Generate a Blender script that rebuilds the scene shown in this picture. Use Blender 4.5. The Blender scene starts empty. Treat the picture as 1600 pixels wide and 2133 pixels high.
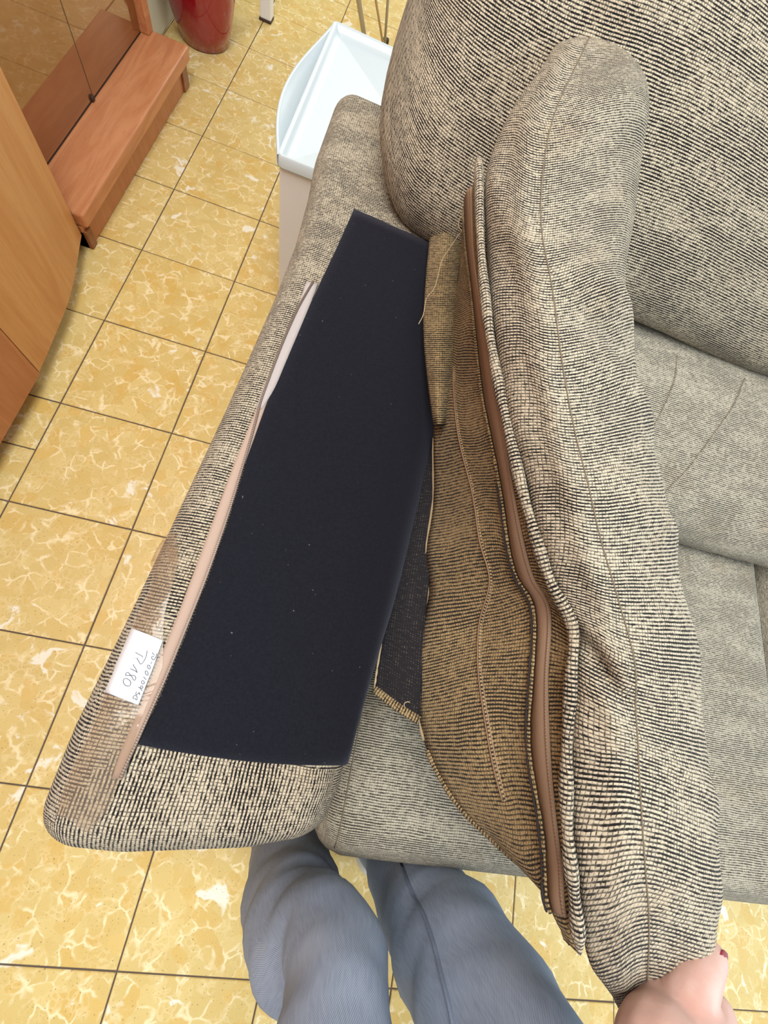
import bpy, bmesh, math, random
import numpy as np
from mathutils import Vector, Matrix
from mathutils.bvhtree import BVHTree
random.seed(7); rng = np.random.default_rng(7)
S = bpy.context.scene; C = S.collection
D = bpy.data

# ------------------------------------------------------------------ camera
T = .25                                    # one floor tile, metres
FOC = 864.702577                           # focal length in pixels of the 1600 x 2133 frame
PITCH, ROLL, YAW = .382397959, .693467339, -.465521418
CAMZ = 4.01787722 * T
TX, TY = -2.48508567 * T, 7.67334416 * T   # a tile corner; the camera stands over (0, 0)
def rotm(p, r, y):
    a = Matrix.Rotation(p, 3, 'X'); b = Matrix.Rotation(r, 3, 'Z'); c = Matrix.Rotation(y, 3, 'Z')
    return c @ a @ b
RM = rotm(PITCH, ROLL, YAW)
cam = D.cameras.new('camera'); co = D.objects.new('camera', cam); C.objects.link(co)
co.matrix_world = Matrix.Translation((0, 0, CAMZ)) @ RM.to_4x4()
cam.sensor_fit = 'HORIZONTAL'; cam.sensor_width = 36; cam.lens = FOC / 1600 * 36
cam.clip_start = .02
S.camera = co

# ------------------------------------------------------------------ light, exposure
S.view_settings.view_transform = 'Standard'; S.view_settings.look = 'None'
S.view_settings.gamma = 1; S.view_settings.use_curve_mapping = False
S.view_settings.exposure = -.08
W = D.worlds.new('world'); S.world = W; W.use_nodes = True
W.node_tree.nodes['Background'].inputs[0].default_value = (1.0, .985, .965, 1)
W.node_tree.nodes['Background'].inputs[1].default_value = .70
def area(name, loc, target, sx, sy, power, col):
    l = D.lights.new(name, 'AREA'); l.shape = 'RECTANGLE'; l.size = sx; l.size_y = sy; l.energy = power; l.color = col
    o = D.objects.new(name, l); C.objects.link(o); o.location = loc
    o.rotation_euler = (Vector(target) - Vector(loc)).to_track_quat('-Z', 'Y').to_euler()
    return o
area('window_daylight', (2.4, -.4, 2.0), (.2, .2, .5), 1.6, 1.4, 48, (.76, .92, 1.0))
area('balcony_daylight', (.6, 4.2, 1.5), (.2, 1.5, .2), 1.4, 2.0, 50, (1.0, .98, .95))
area('ceiling_bounce', (-.3, .2, 2.45), (-.3, .2, 0), 1.2, 1.2, 54, (1.0, .97, .92))  # added area light standing in for light bounced off the ceiling

# ------------------------------------------------------------------ helpers
def ray(px, py):
    d = RM @ Vector(((px - 800) / FOC, -(py - 1066.5) / FOC, -1)); return d
def at(px, py, z):
    d = ray(px, py); t = (z - CAMZ) / d.z
    return np.array((d.x * t, d.y * t, z))
def atx(px, py, x):
    d = ray(px, py); t = x / d.x
    return np.array((x, d.y * t, CAMZ + d.z * t))
def thing(name, label, cat, group=None, loc=(0, 0, 0)):
    o = D.objects.new(name, None); C.objects.link(o); o.empty_display_size = .1; o.location = loc
    o['label'] = label; o['category'] = cat
    if group: o['group'] = group
    return o
def link(name, me, mat, parent=None, smooth=True):
    o = D.objects.new(name, me); C.objects.link(o)
    if mat: me.materials.append(mat)
    if parent:
        o.parent = parent
        p = parent; off = Vector()
        while p: off += p.location; p = p.parent
        o.location = -off
    if smooth:
        me.polygons.foreach_set('use_smooth', [True] * len(me.polygons))
    return o
def mesh(name, V, F, mat, parent=None, uv=None, smooth=True):
    me = D.meshes.new(name)
    me.from_pydata([tuple(map(float, v)) for v in V], [], [tuple(int(i) for i in f) for f in F]); me.update()
    if uv is not None:
        l = me.uv_layers.new(name='UVMap')
        idx = np.empty(len(me.loops), int); me.loops.foreach_get('vertex_index', idx)
        l.data.foreach_set('uv', np.asarray(uv, float)[idx].ravel())
    return link(name, me, mat, parent, smooth)
def cr(P, k, axis=0):
    """Catmull-Rom upsampling of an array of points along one axis."""
    P = np.moveaxis(np.asarray(P, float), axis, 0); n = len(P)
    Q = np.concatenate([[2 * P[0] - P[1]], P, [2 * P[-1] - P[-2]]])
    out = []
    for i in range(n - 1):
        a, b, c, d = Q[i:i + 4]
        for j in range(k):
            t = j / k
            out.append(.5 * (2 * b + (c - a) * t + (2 * a - 5 * b + 4 * c - d) * t * t + (3 * b - a - 3 * c + d) * t ** 3))
    out.append(P[-1])
    return np.moveaxis(np.array(out), 0, axis)
def crc(P, k, axis=0):
    """the same on a closed loop"""
    P = np.moveaxis(np.asarray(P, float), axis, 0); n = len(P); out = []
    for i in range(n):
        a, b, c, d = P[i - 1], P[i], P[(i + 1) % n], P[(i + 2) % n]
        for j in range(k):
            t = j / k
            out.append(.5 * (2 * b + (c - a) * t + (2 * a - 5 * b + 4 * c - d) * t * t + (3 * b - a - 3 * c + d) * t ** 3))
    return np.moveaxis(np.array(out), 0, axis)
def metric_uv(P, closed=False):
    n, m = P.shape[:2]
    du = np.linalg.norm(np.diff(P, axis=1), axis=2); u = np.concatenate([np.zeros((n, 1)), np.cumsum(du, 1)], 1)
    u -= u[:, m // 2:m // 2 + 1]
    dv = np.linalg.norm(np.diff(P, axis=0), axis=2).mean(1); v = np.concatenate([[0], np.cumsum(dv)])
    return np.stack([u, np.repeat(v[:, None], m, 1)], 2)
def grid(name, P, mat, parent=None, wrap=False, caps=False, uv=None, thick=0, swap=False):
    """a surface through P[n][m]; rows of the weave run along m"""
    P = np.asarray(P, float)
    if wrap: P = np.concatenate([P, P[:, :1]], 1)
    n, m = P.shape[:2]
    U = metric_uv(P) if uv is None else uv
    if swap: U = U[..., ::-1]
    F = [(i * m + j, i * m + j + 1, (i + 1) * m + j + 1, (i + 1) * m + j) for i in range(n - 1) for j in range(m - 1)]
    V = P.reshape(-1, 3); U = U.reshape(-1, 2)
    if caps:
        for r in (0, n - 1):
            c = len(V); V = np.concatenate([V, [P[r].mean(0)]]); U = np.concatenate([U, [U[r * m:(r + 1) * m].mean(0)]])
            for j in range(m - 1):
                F.append((r * m + j, c, r * m + j + 1) if r else (r * m + j + 1, c, r * m + j))
    o = mesh(name, V, F, mat, parent, U)
    if wrap:
        bm = bmesh.new(); bm.from_mesh(o.data); bmesh.ops.remove_doubles(bm, verts=bm.verts, dist=1e-6)
        bmesh.ops.recalc_face_normals(bm, faces=bm.faces); bm.to_mesh(o.data); bm.free()
    if thick:
        md = o.modifiers.new('thick', 'SOLIDIFY'); md.thickness = thick; md.offset = 0
    return o
def frame_tube(path, r, seg=8, flat=1.0, up=(0, 0, 1)):
    """ring points along a path; flat < 1 flattens along 'up'"""
    path = np.asarray(path, float); n = len(path)
    r = np.broadcast_to(np.asarray(r, float), (n,))
    tg = np.gradient(path, axis=0); tg /= np.linalg.norm(tg, axis=1)[:, None] + 1e-12
    R = np.zeros((n, seg, 3)); u0 = np.array(up, float)
    for i in range(n):
        u = u0 - tg[i] * (u0 @ tg[i])
        if np.linalg.norm(u) < 1e-3: u = np.array((1, 0, 0)) - tg[i] * tg[i][0]
        u /= np.linalg.norm(u); w = np.cross(tg[i], u)
        for j in range(seg):
            a = 2 * math.pi * j / seg
            R[i, j] = path[i] + r[i] * (math.cos(a) * w + flat * math.sin(a) * u)
    return R
def crisp(o, deg=35):
    o.data.set_sharp_from_angle(angle=math.radians(deg)); return o
def tube(name, path, r, mat, parent=None, seg=8, flat=1.0, up=(0, 0, 1)):
    return grid(name, frame_tube(path, r, seg, flat, up), mat, parent, wrap=True, caps=True)
def box_grid(lo, hi, res):
    """surface points of a box as a fine quad mesh, with the face axis of each quad"""
    lo = np.array(lo, float); hi = np.array(hi, float); V = []; F = []; A = []
    n = [max(2, int(round((hi[k] - lo[k]) / res))) for k in range(3)]
    for ax in range(3):
        a, b = [k for k in range(3) if k != ax]
        for s in (0, 1):
            base = len(V)
            for i in range(n[a] + 1):
                for j in range(n[b] + 1):
                    p = np.zeros(3); p[ax] = (lo, hi)[s][ax]
                    p[a] = lo[a] + (hi[a] - lo[a]) * i / n[a]; p[b] = lo[b] + (hi[b] - lo[b]) * j / n[b]; V.append(p)
            for i in range(n[a]):
                for j in range(n[b]):
                    q = base + i * (n[b] + 1) + j; f = (q, q + 1, q + n[b] + 2, q + n[b] + 1)
                    F.append(f if (s == 1) == (ax == 1) else f[::-1]); A.append(ax)
    return np.array(V), F, A
def round_proj(V, lo, hi, r):
    lo = np.array(lo, float) + r; hi = np.array(hi, float) - r
    Q = np.clip(V, lo, hi); d = V - Q; L = np.linalg.norm(d, axis=1)[:, None]
    return Q + np.where(L > 1e-9, d / np.maximum(L, 1e-9) * r, 0)
def rbox(name, lo, hi, r, mat, parent=None, res=.02, warp=None, uvf=None):
    """rounded, warped box; uvf(p, axis) -> weave coordinates from the unwarped box point"""
    V, F, A = box_grid(lo, hi, res)
    uv0 = {}
    P = round_proj(V, lo, hi, r)
    if warp is not None: P = warp(P)
    UV = []
    for f, a in zip(F, A):
        c = np.mean([V[i] for i in f], 0)
        for i in f:
            p = V[i]
            UV.append(uvf(p, a, c) if uvf else ((p[0], p[1]) if a == 2 else (p[1], p[2]) if a == 0 else (p[0], p[2])))
    me = D.meshes.new(name); me.from_pydata([tuple(p) for p in P], [], F); me.update()
    l = me.uv_layers.new(name='UVMap'); l.data.foreach_set('uv', np.array(UV, float).ravel())
    bm = bmesh.new(); bm.from_mesh(me); bmesh.ops.remove_doubles(bm, verts=bm.verts, dist=1e-5)
    bmesh.ops.recalc_face_normals(bm, faces=bm.faces); bm.to_mesh(me); bm.free()
    return link(name, me, mat, parent)
def box(name, lo, hi, mat, parent=None, bev=.003, seg=2):
    bm = bmesh.new(); bmesh.ops.create_cube(bm, size=1)
    lo = Vector(lo); hi = Vector(hi)
    for v in bm.verts: v.co = Vector([(lo[k] + hi[k]) / 2 + v.co[k] * (hi[k] - lo[k]) for k in range(3)])
    if bev: bmesh.ops.bevel(bm, geom=bm.edges[:], offset=bev, segments=seg, affect='EDGES', profile=.5)
    bmesh.ops.recalc_face_normals(bm, faces=bm.faces)
    me = D.meshes.new(name); bm.to_mesh(me); bm.free()
    return link(name, me, mat, parent, smooth=False)
def prism(name, outline, z0, z1, mat, parent=None, bev=0):
    """vertical prism over an outline in plan"""
    bm = bmesh.new(); vs = [bm.verts.new((x, y, z0)) for x, y in outline]
    f = bm.faces.new(vs); r = bmesh.ops.extrude_face_region(bm, geom=[f])
    for v in r['geom']:
        if isinstance(v, bmesh.types.BMVert): v.co.z = z1
    bmesh.ops.recalc_face_normals(bm, faces=bm.faces)
    if bev: bmesh.ops.bevel(bm, geom=[e for e in bm.edges if e.is_manifold and e.calc_face_angle(0) > .6], offset=bev, segments=2, affect='EDGES')
    me = D.meshes.new(name); bm.to_mesh(me); bm.free()
    return link(name, me, mat, parent, smooth=False)
def lathe(name, prof, c, mat, parent=None, seg=48):
    P = np.array([[(c[0] + r * math.cos(2 * math.pi * j / seg), c[1] + r * math.sin(2 * math.pi * j / seg), c[2] + z) for j in range(seg)] for r, z in prof])
    return grid(name, P, mat, parent, wrap=True, caps=True)
def bvh(o):
    bpy.context.view_layer.update()
    return BVHTree.FromObject(o, bpy.context.evaluated_depsgraph_get())
def cast(tree, o, px, py, lift=.001):
    """where the sight line through a photo pixel meets a built surface"""
    mi = o.matrix_world.inverted(); org = mi @ Vector((0, 0, CAMZ)); d = ray(px, py).normalized()
    h = tree.ray_cast(org, d)
    if h[0] is None: return None
    n = h[1] if h[1].dot(d) < 0 else -h[1]
    return np.array(o.matrix_world @ h[0] + n * lift)

# ------------------------------------------------------------------ materials
def mat(name):
    m = D.materials.new(name); m.use_nodes = True; nt = m.node_tree
    return m, nt, nt.nodes['Principled BSDF']
def N(nt, t, **k):
    n = nt.nodes.new(t)
    for a, b in k.items(): setattr(n, a, b)
    return n
def setin(nt, s, v):
    if hasattr(v, 'is_linked') or isinstance(v, bpy.types.NodeSocket): nt.links.new(v, s)
    else: s.default_value = v
def M(nt, op, a, b=0.0, c=None, clamp=False):
    n = N(nt, 'ShaderNodeMath', operation=op); n.use_clamp = clamp
    setin(nt, n.inputs[0], a); setin(nt, n.inputs[1], b)
    if c is not None: setin(nt, n.inputs[2], c)
    return n.outputs[0]
def MIX(nt, f, a, b):
    n = N(nt, 'ShaderNodeMix', data_type='RGBA'); setin(nt, n.inputs[0], f)
    for s, v in ((n.inputs[6], a), (n.inputs[7], b)):
        if isinstance(v, tuple) and len(v) == 3: v = v + (1,)
        setin(nt, s, v)
    return n.outputs[2]
def RAMP(nt, f, a, b):
    n = N(nt, 'ShaderNodeMapRange'); n.interpolation_type = 'SMOOTHSTEP'
    setin(nt, n.inputs[0], f); n.inputs[1].default_value = a; n.inputs[2].default_value = b
    return n.outputs[0]
def NOISE(nt, vec, scale, detail=2, rough=.5, dist=0, dim='3D', out=0):
    n = N(nt, 'ShaderNodeTexNoise', noise_dimensions=dim)
    if vec is not None: nt.links.new(vec, n.inputs['Vector'])
    n.inputs['Scale'].default_value = scale; n.inputs['Detail'].default_value = detail
    n.inputs['Roughness'].default_value = rough; n.inputs['Distortion'].default_value = dist
    return n.outputs[out]
def XYZ(nt, x, y, z=0.0):
    n = N(nt, 'ShaderNodeCombineXYZ')
    for s, v in zip(n.inputs, (x, y, z)): setin(nt, s, v)
    return n.outputs[0]
def SEP(nt, v):
    n = N(nt, 'ShaderNodeSeparateXYZ'); nt.links.new(v, n.inputs[0]); return n.outputs
def BUMP(nt, b, h, strength, dist):
    n = N(nt, 'ShaderNodeBump'); n.inputs['Strength'].default_value = strength; n.inputs['Distance'].default_value = dist
    nt.links.new(h, n.inputs['Height']); nt.links.new(n.outputs[0], b.inputs['Normal'])
def plain(name, col, rough=.5, spec=.5, metal=0, coat=0, bumps=None):
    m, nt, b = mat(name); b.inputs['Base Color'].default_value = col + (1,)
    b.inputs['Roughness'].default_value = rough; b.inputs['Specular IOR Level'].default_value = spec
    b.inputs['Metallic'].default_value = metal; b.inputs['Coat Weight'].default_value = coat
    if bumps:
        tc = N(nt, 'ShaderNodeTexCoord'); BUMP(nt, b, NOISE(nt, tc.outputs['Object'], bumps[0], 4), bumps[1], bumps[2])
    return m

def fabric(name, pale=(.555, .49, .37), dark=(.009, .008, .009), gap=1.0, row=.0030, cell=.0032, stain=(.42, .31, .19), colgap=.85):
    """chenille: rows of pale nubs, dark yarn showing between them in dashes"""
    m, nt, b = mat(name)
    uv = N(nt, 'ShaderNodeUVMap'); u, v, _ = SEP(nt, uv.outputs[0])
    wob = NOISE(nt, uv.outputs[0], 22, 2); v = M(nt, 'ADD', v, M(nt, 'MULTIPLY', M(nt, 'SUBTRACT', wob, .5), .0035))
    wob2 = NOISE(nt, uv.outputs[0], 37, 1, out=1); u2, _, _ = SEP(nt, wob2); u = M(nt, 'ADD', u, M(nt, 'MULTIPLY', M(nt, 'SUBTRACT', u2, .5), .003))
    r = M(nt, 'DIVIDE', v, row); ri = M(nt, 'ROUND', r); g = M(nt, 'ABSOLUTE', M(nt, 'ADD', M(nt, 'SUBTRACT', r, ri), M(nt, 'MULTIPLY', M(nt, 'SUBTRACT', NOISE(nt, uv.outputs[0], 420, 2), .5), .34)))        # 0 on the gap
    c = M(nt, 'DIVIDE', u, cell); ci = M(nt, 'ROUND', c); h = M(nt, 'ABSOLUTE', M(nt, 'ADD', M(nt, 'SUBTRACT', c, ci), M(nt, 'MULTIPLY', M(nt, 'SUBTRACT', NOISE(nt, uv.outputs[0], 370, 2), .5), .36)))
    dash = NOISE(nt, XYZ(nt, M(nt, 'MULTIPLY', u, 125), M(nt, 'MULTIPLY', ri, 3.7)), 1, 2, .6)
    patch = NOISE(nt, XYZ(nt, M(nt, 'MULTIPLY', u, 9), M(nt, 'MULTIPLY', v, 26)), 1, 2)
    s = RAMP(nt, M(nt, 'ADD', M(nt, 'MULTIPLY', dash, .75), M(nt, 'MULTIPLY', patch, .5)), .42, .72)
    width = M(nt, 'ADD', .13, M(nt, 'MULTIPLY', s, .20))
    gm = M(nt, 'SUBTRACT', 1, M(nt, 'DIVIDE', g, width), clamp=True); gm = RAMP(nt, gm, 0.0, .38)
    gm = M(nt, 'MULTIPLY', gm, M(nt, 'ADD', .62, M(nt, 'MULTIPLY', s, .38)))
    cn = NOISE(nt, XYZ(nt, M(nt, 'MULTIPLY', ci, 3.3), M(nt, 'MULTIPLY', v, 240)), 1, 1)
    cs = M(nt, 'ADD', .12, M(nt, 'MULTIPLY', RAMP(nt, cn, .40, .60), .88))
    hm = RAMP(nt, M(nt, 'SUBTRACT', 1, M(nt, 'DIVIDE', h, .17), clamp=True), 0.0, .45); hm = M(nt, 'MULTIPLY', hm, M(nt, 'MULTIPLY', cs, colgap))
    gapm = M(nt, 'MULTIPLY', M(nt, 'MAXIMUM', gm, hm), gap, clamp=True)
    big = NOISE(nt, uv.outputs[0], 9, 3); col = MIX(nt, M(nt, 'MULTIPLY', RAMP(nt, big, .52, .78), .55), pale, stain)
    fz = NOISE(nt, uv.outputs[0], 900, 2); col = MIX(nt, M(nt, 'MULTIPLY', fz, .35), col, tuple(x * .62 for x in pale))
    wn = N(nt, 'ShaderNodeTexWhiteNoise', noise_dimensions='2D'); nt.links.new(XYZ(nt, M(nt, 'FLOOR', c), M(nt, 'FLOOR', r)), wn.inputs['Vector'])
    col = MIX(nt, M(nt, 'MULTIPLY', M(nt, 'POWER', wn.outputs['Value'], 2), .5), col, tuple(x * .55 for x in pale))
    col = MIX(nt, gapm, col, dark)
    nt.links.new(col, b.inputs['Base Color']); b.inputs['Roughness'].default_value = .95; b.inputs['Specular IOR Level'].default_value = .12
    b.inputs['Sheen Weight'].default_value = .07; b.inputs['Sheen Roughness'].default_value = .6
    hh = M(nt, 'SUBTRACT', 1, M(nt, 'MAXIMUM', M(nt, 'POWER', M(nt, 'SUBTRACT', 1, M(nt, 'MULTIPLY', g, 2)), 2.0), M(nt, 'MULTIPLY', M(nt, 'POWER', M(nt, 'SUBTRACT', 1, M(nt, 'MULTIPLY', h, 2)), 3.0), .6)))
    BUMP(nt, b, M(nt, 'ADD', hh, M(nt, 'MULTIPLY', fz, .25)), .8, .0010)
    return m
FAB = fabric('chenille')
FABG = fabric('daylit chenille', pale=(.53, .485, .38), gap=.88, colgap=.5)  # same chenille; washed-out daylight painted in as greyer yarn and softer gaps
FABW = fabric('shaded wrong side chenille', pale=(.44, .325, .165), gap=.95, stain=(.33, .24, .12))  # wrong side of the cover, its shade painted into the darker brown

def tile_mat():
    m, nt, b = mat('yellow terrazzo tile')
    tc = N(nt, 'ShaderNodeTexCoord'); oi = N(nt, 'ShaderNodeObjectInfo')
    off = N(nt, 'ShaderNodeVectorMath', operation='ADD')
    nt.links.new(tc.outputs['Object'], off.inputs[0])
    nt.links.new(XYZ(nt, M(nt, 'MULTIPLY', oi.outputs['Random'], 57), M(nt, 'MULTIPLY', oi.outputs['Random'], 131)), off.inputs[1])
    p = off.outputs[0]
    wv = NOISE(nt, p, 13, 3, .6, out=1)
    dw = N(nt, 'ShaderNodeVectorMath', operation='MULTIPLY_ADD')
    nt.links.new(wv, dw.inputs[0]); dw.inputs[1].default_value = (.05, .05, .05); nt.links.new(p, dw.inputs[2])
    vo = N(nt, 'ShaderNodeTexVoronoi', feature='DISTANCE_TO_EDGE'); nt.links.new(dw.outputs[0], vo.inputs['Vector']); vo.inputs['Scale'].default_value = 34
    vein = M(nt, 'SUBTRACT', 1, RAMP(nt, vo.outputs['Distance'], .012, .10))
    vein = M(nt, 'MULTIPLY', vein, RAMP(nt, NOISE(nt, p, 30, 2), .43, .64))
    vo2 = N(nt, 'ShaderNodeTexVoronoi', feature='DISTANCE_TO_EDGE'); nt.links.new(dw.outputs[0], vo2.inputs['Vector']); vo2.inputs['Scale'].default_value = 85
    fine = M(nt, 'MULTIPLY', M(nt, 'SUBTRACT', 1, RAMP(nt, vo2.outputs['Distance'], .02, .2)), RAMP(nt, NOISE(nt, p, 21, 3), .46, .62))
    cellc = N(nt, 'ShaderNodeTexVoronoi', feature='F1'); nt.links.new(dw.outputs[0], cellc.inputs['Vector']); cellc.inputs['Scale'].default_value = 34
    cr_, cg_, cb_ = SEP(nt, cellc.outputs['Color'])
    blob = RAMP(nt, NOISE(nt, dw.outputs[0], 17, 4, .55, .6), .63, .69)
    base = MIX(nt, NOISE(nt, p, 12, 3), (.60, .425, .125), (.69, .535, .22))
    base = MIX(nt, M(nt, 'MULTIPLY', RAMP(nt, cr_, .45, 1.0), .40), base, (.78, .62, .27))
    base = MIX(nt, M(nt, 'MULTIPLY', RAMP(nt, cg_, .6, 1.0), .40), base, (.66, .37, .05))
    base = MIX(nt, M(nt, 'MULTIPLY', RAMP(nt, NOISE(nt, p, 6, 2, .5, .5), .55, .75), .5), base, (.60, .37, .07))
    base = MIX(nt, M(nt, 'MULTIPLY', oi.outputs['Random'], .22), base, (.66, .54, .25))
    base = MIX(nt, M(nt, 'MULTIPLY', fine, .42), base, (.80, .66, .36))
    base = MIX(nt, M(nt, 'MULTIPLY', vein, .85), base, (.88, .76, .48))
    base = MIX(nt, M(nt, 'MULTIPLY', blob, .9), base, (.86, .82, .70))
    sp = RAMP(nt, NOISE(nt, p, 330, 0), .745, .78)
    base = MIX(nt, M(nt, 'MULTIPLY', sp, .6), base, (.22, .12, .04))
    nt.links.new(base, b.inputs['Base Color'])
    nt.links.new(M(nt, 'ADD', .30, M(nt, 'MULTIPLY', NOISE(nt, p, 40, 2), .15)), b.inputs['Roughness'])
    b.inputs['Specular IOR Level'].default_value = .4
    BUMP(nt, b, NOISE(nt, p, 60, 4), .08, .002)
    return m
TILE = tile_mat()
GROUT = plain('grout', (.115, .088, .07), .9, .2, bumps=(120, .5, .002))
def wood(name, a, b_, axis=1, scale=1.0, rough=.33):
    m, nt, b = mat(name); tc = N(nt, 'ShaderNodeTexCoord'); x, y, z = SEP(nt, tc.outputs['Object'])
    k = [9, 9, 9]; k[axis] = 1.1
    v = XYZ(nt, M(nt, 'MULTIPLY', x, k[0] * scale), M(nt, 'MULTIPLY', y, k[1] * scale), M(nt, 'MULTIPLY', z, k[2] * scale))
    g = NOISE(nt, v, 3.0, 4, .55, 1.4); f = NOISE(nt, v, 26, 3, .6)
    c = MIX(nt, RAMP(nt, g, .3, .72), a, b_); c = MIX(nt, M(nt, 'MULTIPLY', RAMP(nt, f, .5, .75), .25), c, tuple(q * .62 for q in a))
    nt.links.new(c, b.inputs['Base Color']); b.inputs['Roughness'].default_value = rough; b.inputs['Specular IOR Level'].default_value = .45
    BUMP(nt, b, f, .06, .001)
    return m
WOOD = wood('cherry veneer', (.49, .185, .075), (.60, .265, .12), 1)
WOODV = wood('cherry door veneer', (.54, .235, .075), (.62, .31, .115), 2)
WOODR = wood('cherry drawer veneer', (.44, .16, .06), (.52, .21, .085), 2)
WOODD = wood('dark cherry', (.22, .075, .03), (.30, .11, .045), 1)
def felt():
    m, nt, b = mat('black felt'); uv = N(nt, 'ShaderNodeTexCoord').outputs['Object']
    n = NOISE(nt, uv, 420, 3, .7); c = MIX(nt, n, (.0038, .0042, .007), (.0135, .0148, .022))
    l = RAMP(nt, NOISE(nt, uv, 260, 1), .79, .83); c = MIX(nt, M(nt, 'MULTIPLY', l, .35), c, (.35, .34, .33))
    nt.links.new(c, b.inputs['Base Color']); b.inputs['Roughness'].default_value = .95; b.inputs['Specular IOR Level'].default_value = .1
    b.inputs['Sheen Weight'].default_value = .12; b.inputs['Sheen Tint'].default_value = (.7, .75, 1, 1)
    BUMP(nt, b, n, .5, .001); return m
FELT = felt()
def lining():
    m, nt, b = mat('black woven lining'); uv = N(nt, 'ShaderNodeUVMap').outputs[0]; u, v, _ = SEP(nt, uv)
    a = NOISE(nt, XYZ(nt, M(nt, 'MULTIPLY', u, 120), M(nt, 'MULTIPLY', v, 900)), 1, 1); f = RAMP(nt, a, .5, .8)
    s = M(nt, 'SINE', M(nt, 'MULTIPLY', u, 2 * math.pi / .0028)); f = M(nt, 'MULTIPLY', f, RAMP(nt, s, -.2, .6))
    nt.links.new(MIX(nt, M(nt, 'MULTIPLY', f, .5), (.016, .015, .018), (.24, .21, .17)), b.inputs['Base Color'])
    b.inputs['Roughness'].default_value = .9; b.inputs['Specular IOR Level'].default_value = .15
    BUMP(nt, b, f, .5, .0008); return m
LINING = lining()
ZTAPE = plain('brown zip tape', (.31, .215, .15), .75, .2, bumps=(700, .25, .001))
ZTAPE2 = plain('pinkish zip tape', (.40, .30, .245), .75, .2, bumps=(700, .25, .001))
ZTAPE3 = plain('pale zip tape end', (.42, .385, .38), .75, .2, bumps=(700, .25, .001))
ZTEETH = plain('zip teeth', (.20, .15, .12), .4, .5)
SEAMT = plain('dark seam thread', (.17, .14, .10), .85, .15)
THREADB = plain('dull thread', (.34, .27, .17), .85, .15)
THREAD = plain('beige thread', (.50, .40, .26), .8, .2)
DARKT = plain('dark thread', (.03, .025, .025), .8, .2)
PAPER = plain('white paper', (.63, .66, .71), .7, .3, bumps=(160, .1, .001))
INK = plain('grey ink', (.10, .11, .14), .6, .3)
def tape_mat():
    m, nt, b = mat('clear packing tape'); nt.nodes.remove(b); out = nt.nodes['Material Output']
    tr = N(nt, 'ShaderNodeBsdfTransparent'); tr.inputs[0].default_value = (.93, .88, .82, 1)
    df = N(nt, 'ShaderNodeBsdfDiffuse'); df.inputs[0].default_value = (.42, .33, .25, 1)
    gl = N(nt, 'ShaderNodeBsdfGlossy'); gl.inputs['Roughness'].default_value = .12; gl.inputs[0].default_value = (.9, .88, .86, 1)
    tc = N(nt, 'ShaderNodeTexCoord')
    bp = N(nt, 'ShaderNodeBump'); bp.inputs['Strength'].default_value = .5; bp.inputs['Distance'].default_value = .003
    nt.links.new(NOISE(nt, tc.outputs['Object'], 38, 3, .55, .8), bp.inputs['Height']); nt.links.new(bp.outputs[0], gl.inputs['Normal'])
    m1 = N(nt, 'ShaderNodeMixShader'); m1.inputs[0].default_value = .20
    nt.links.new(tr.outputs[0], m1.inputs[1]); nt.links.new(df.outputs[0], m1.inputs[2])
    m2 = N(nt, 'ShaderNodeMixShader'); m2.inputs[0].default_value = .035
    nt.links.new(m1.outputs[0], m2.inputs[1]); nt.links.new(gl.outputs[0], m2.inputs[2]); nt.links.new(m2.outputs[0], out.inputs[0])
    return m
TAPE = tape_mat()
WHITE = plain('white lacquer', (.78, .79, .80), .4, .4)
PLASTIC = plain('white plastic', (.58, .67, .72), .3, .5)
WALL = plain('pale green wall paint', (.70, .70, .56), .85, .2, bumps=(60, .15, .003))
RED = plain('glossy red glaze', (.27, .004, .016), .10, .6, coat=.6)
STEEL = plain('grey pole', (.42, .40, .37), .4, .5, .4)
TAN = plain('tan pole', (.50, .36, .2), .5, .4)
RUBBER = plain('dark rubber', (.06, .035, .025), .7, .3)
def glass():
    m, nt, b = mat('brown tinted glass')
    b.inputs['Base Color'].default_value = (.17, .075, .03, 1); b.inputs['Roughness'].default_value = .03
    b.inputs['Specular IOR Level'].default_value = 1.0; b.inputs['IOR'].default_value = 2.1
    b.inputs['Specular Tint'].default_value = (1, .72, .5, 1)
    return m
GLASS = glass()
def denim():
    m, nt, b = mat('washed blue denim'); uv = N(nt, 'ShaderNodeUVMap').outputs[0]; u, v, _ = SEP(nt, uv)
    tw = M(nt, 'SINE', M(nt, 'MULTIPLY', M(nt, 'ADD', u, M(nt, 'MULTIPLY', v, .7)), 2 * math.pi / .0016))
    n = NOISE(nt, XYZ(nt, M(nt, 'MULTIPLY', u, 500), M(nt, 'MULTIPLY', v, 60)), 1, 2); w = NOISE(nt, uv, 11, 3)
    f = M(nt, 'ADD', M(nt, 'MULTIPLY', RAMP(nt, tw, -.8, .8), .35), M(nt, 'MULTIPLY', n, .5))
    c = MIX(nt, f, (.15, .19, .275), (.40, .48, .62)); c = MIX(nt, M(nt, 'MULTIPLY', RAMP(nt, w, .45, .75), .35), c, (.45, .51, .61))
    nt.links.new(c, b.inputs['Base Color']); b.inputs['Roughness'].default_value = .85; b.inputs['Specular IOR Level'].default_value = .15
    BUMP(nt, b, f, .25, .0006); return m
DENIM = denim()
DENIMS = plain('denim seam', (.17, .21, .29), .9, .05, bumps=(500, .4, .001))
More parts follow.
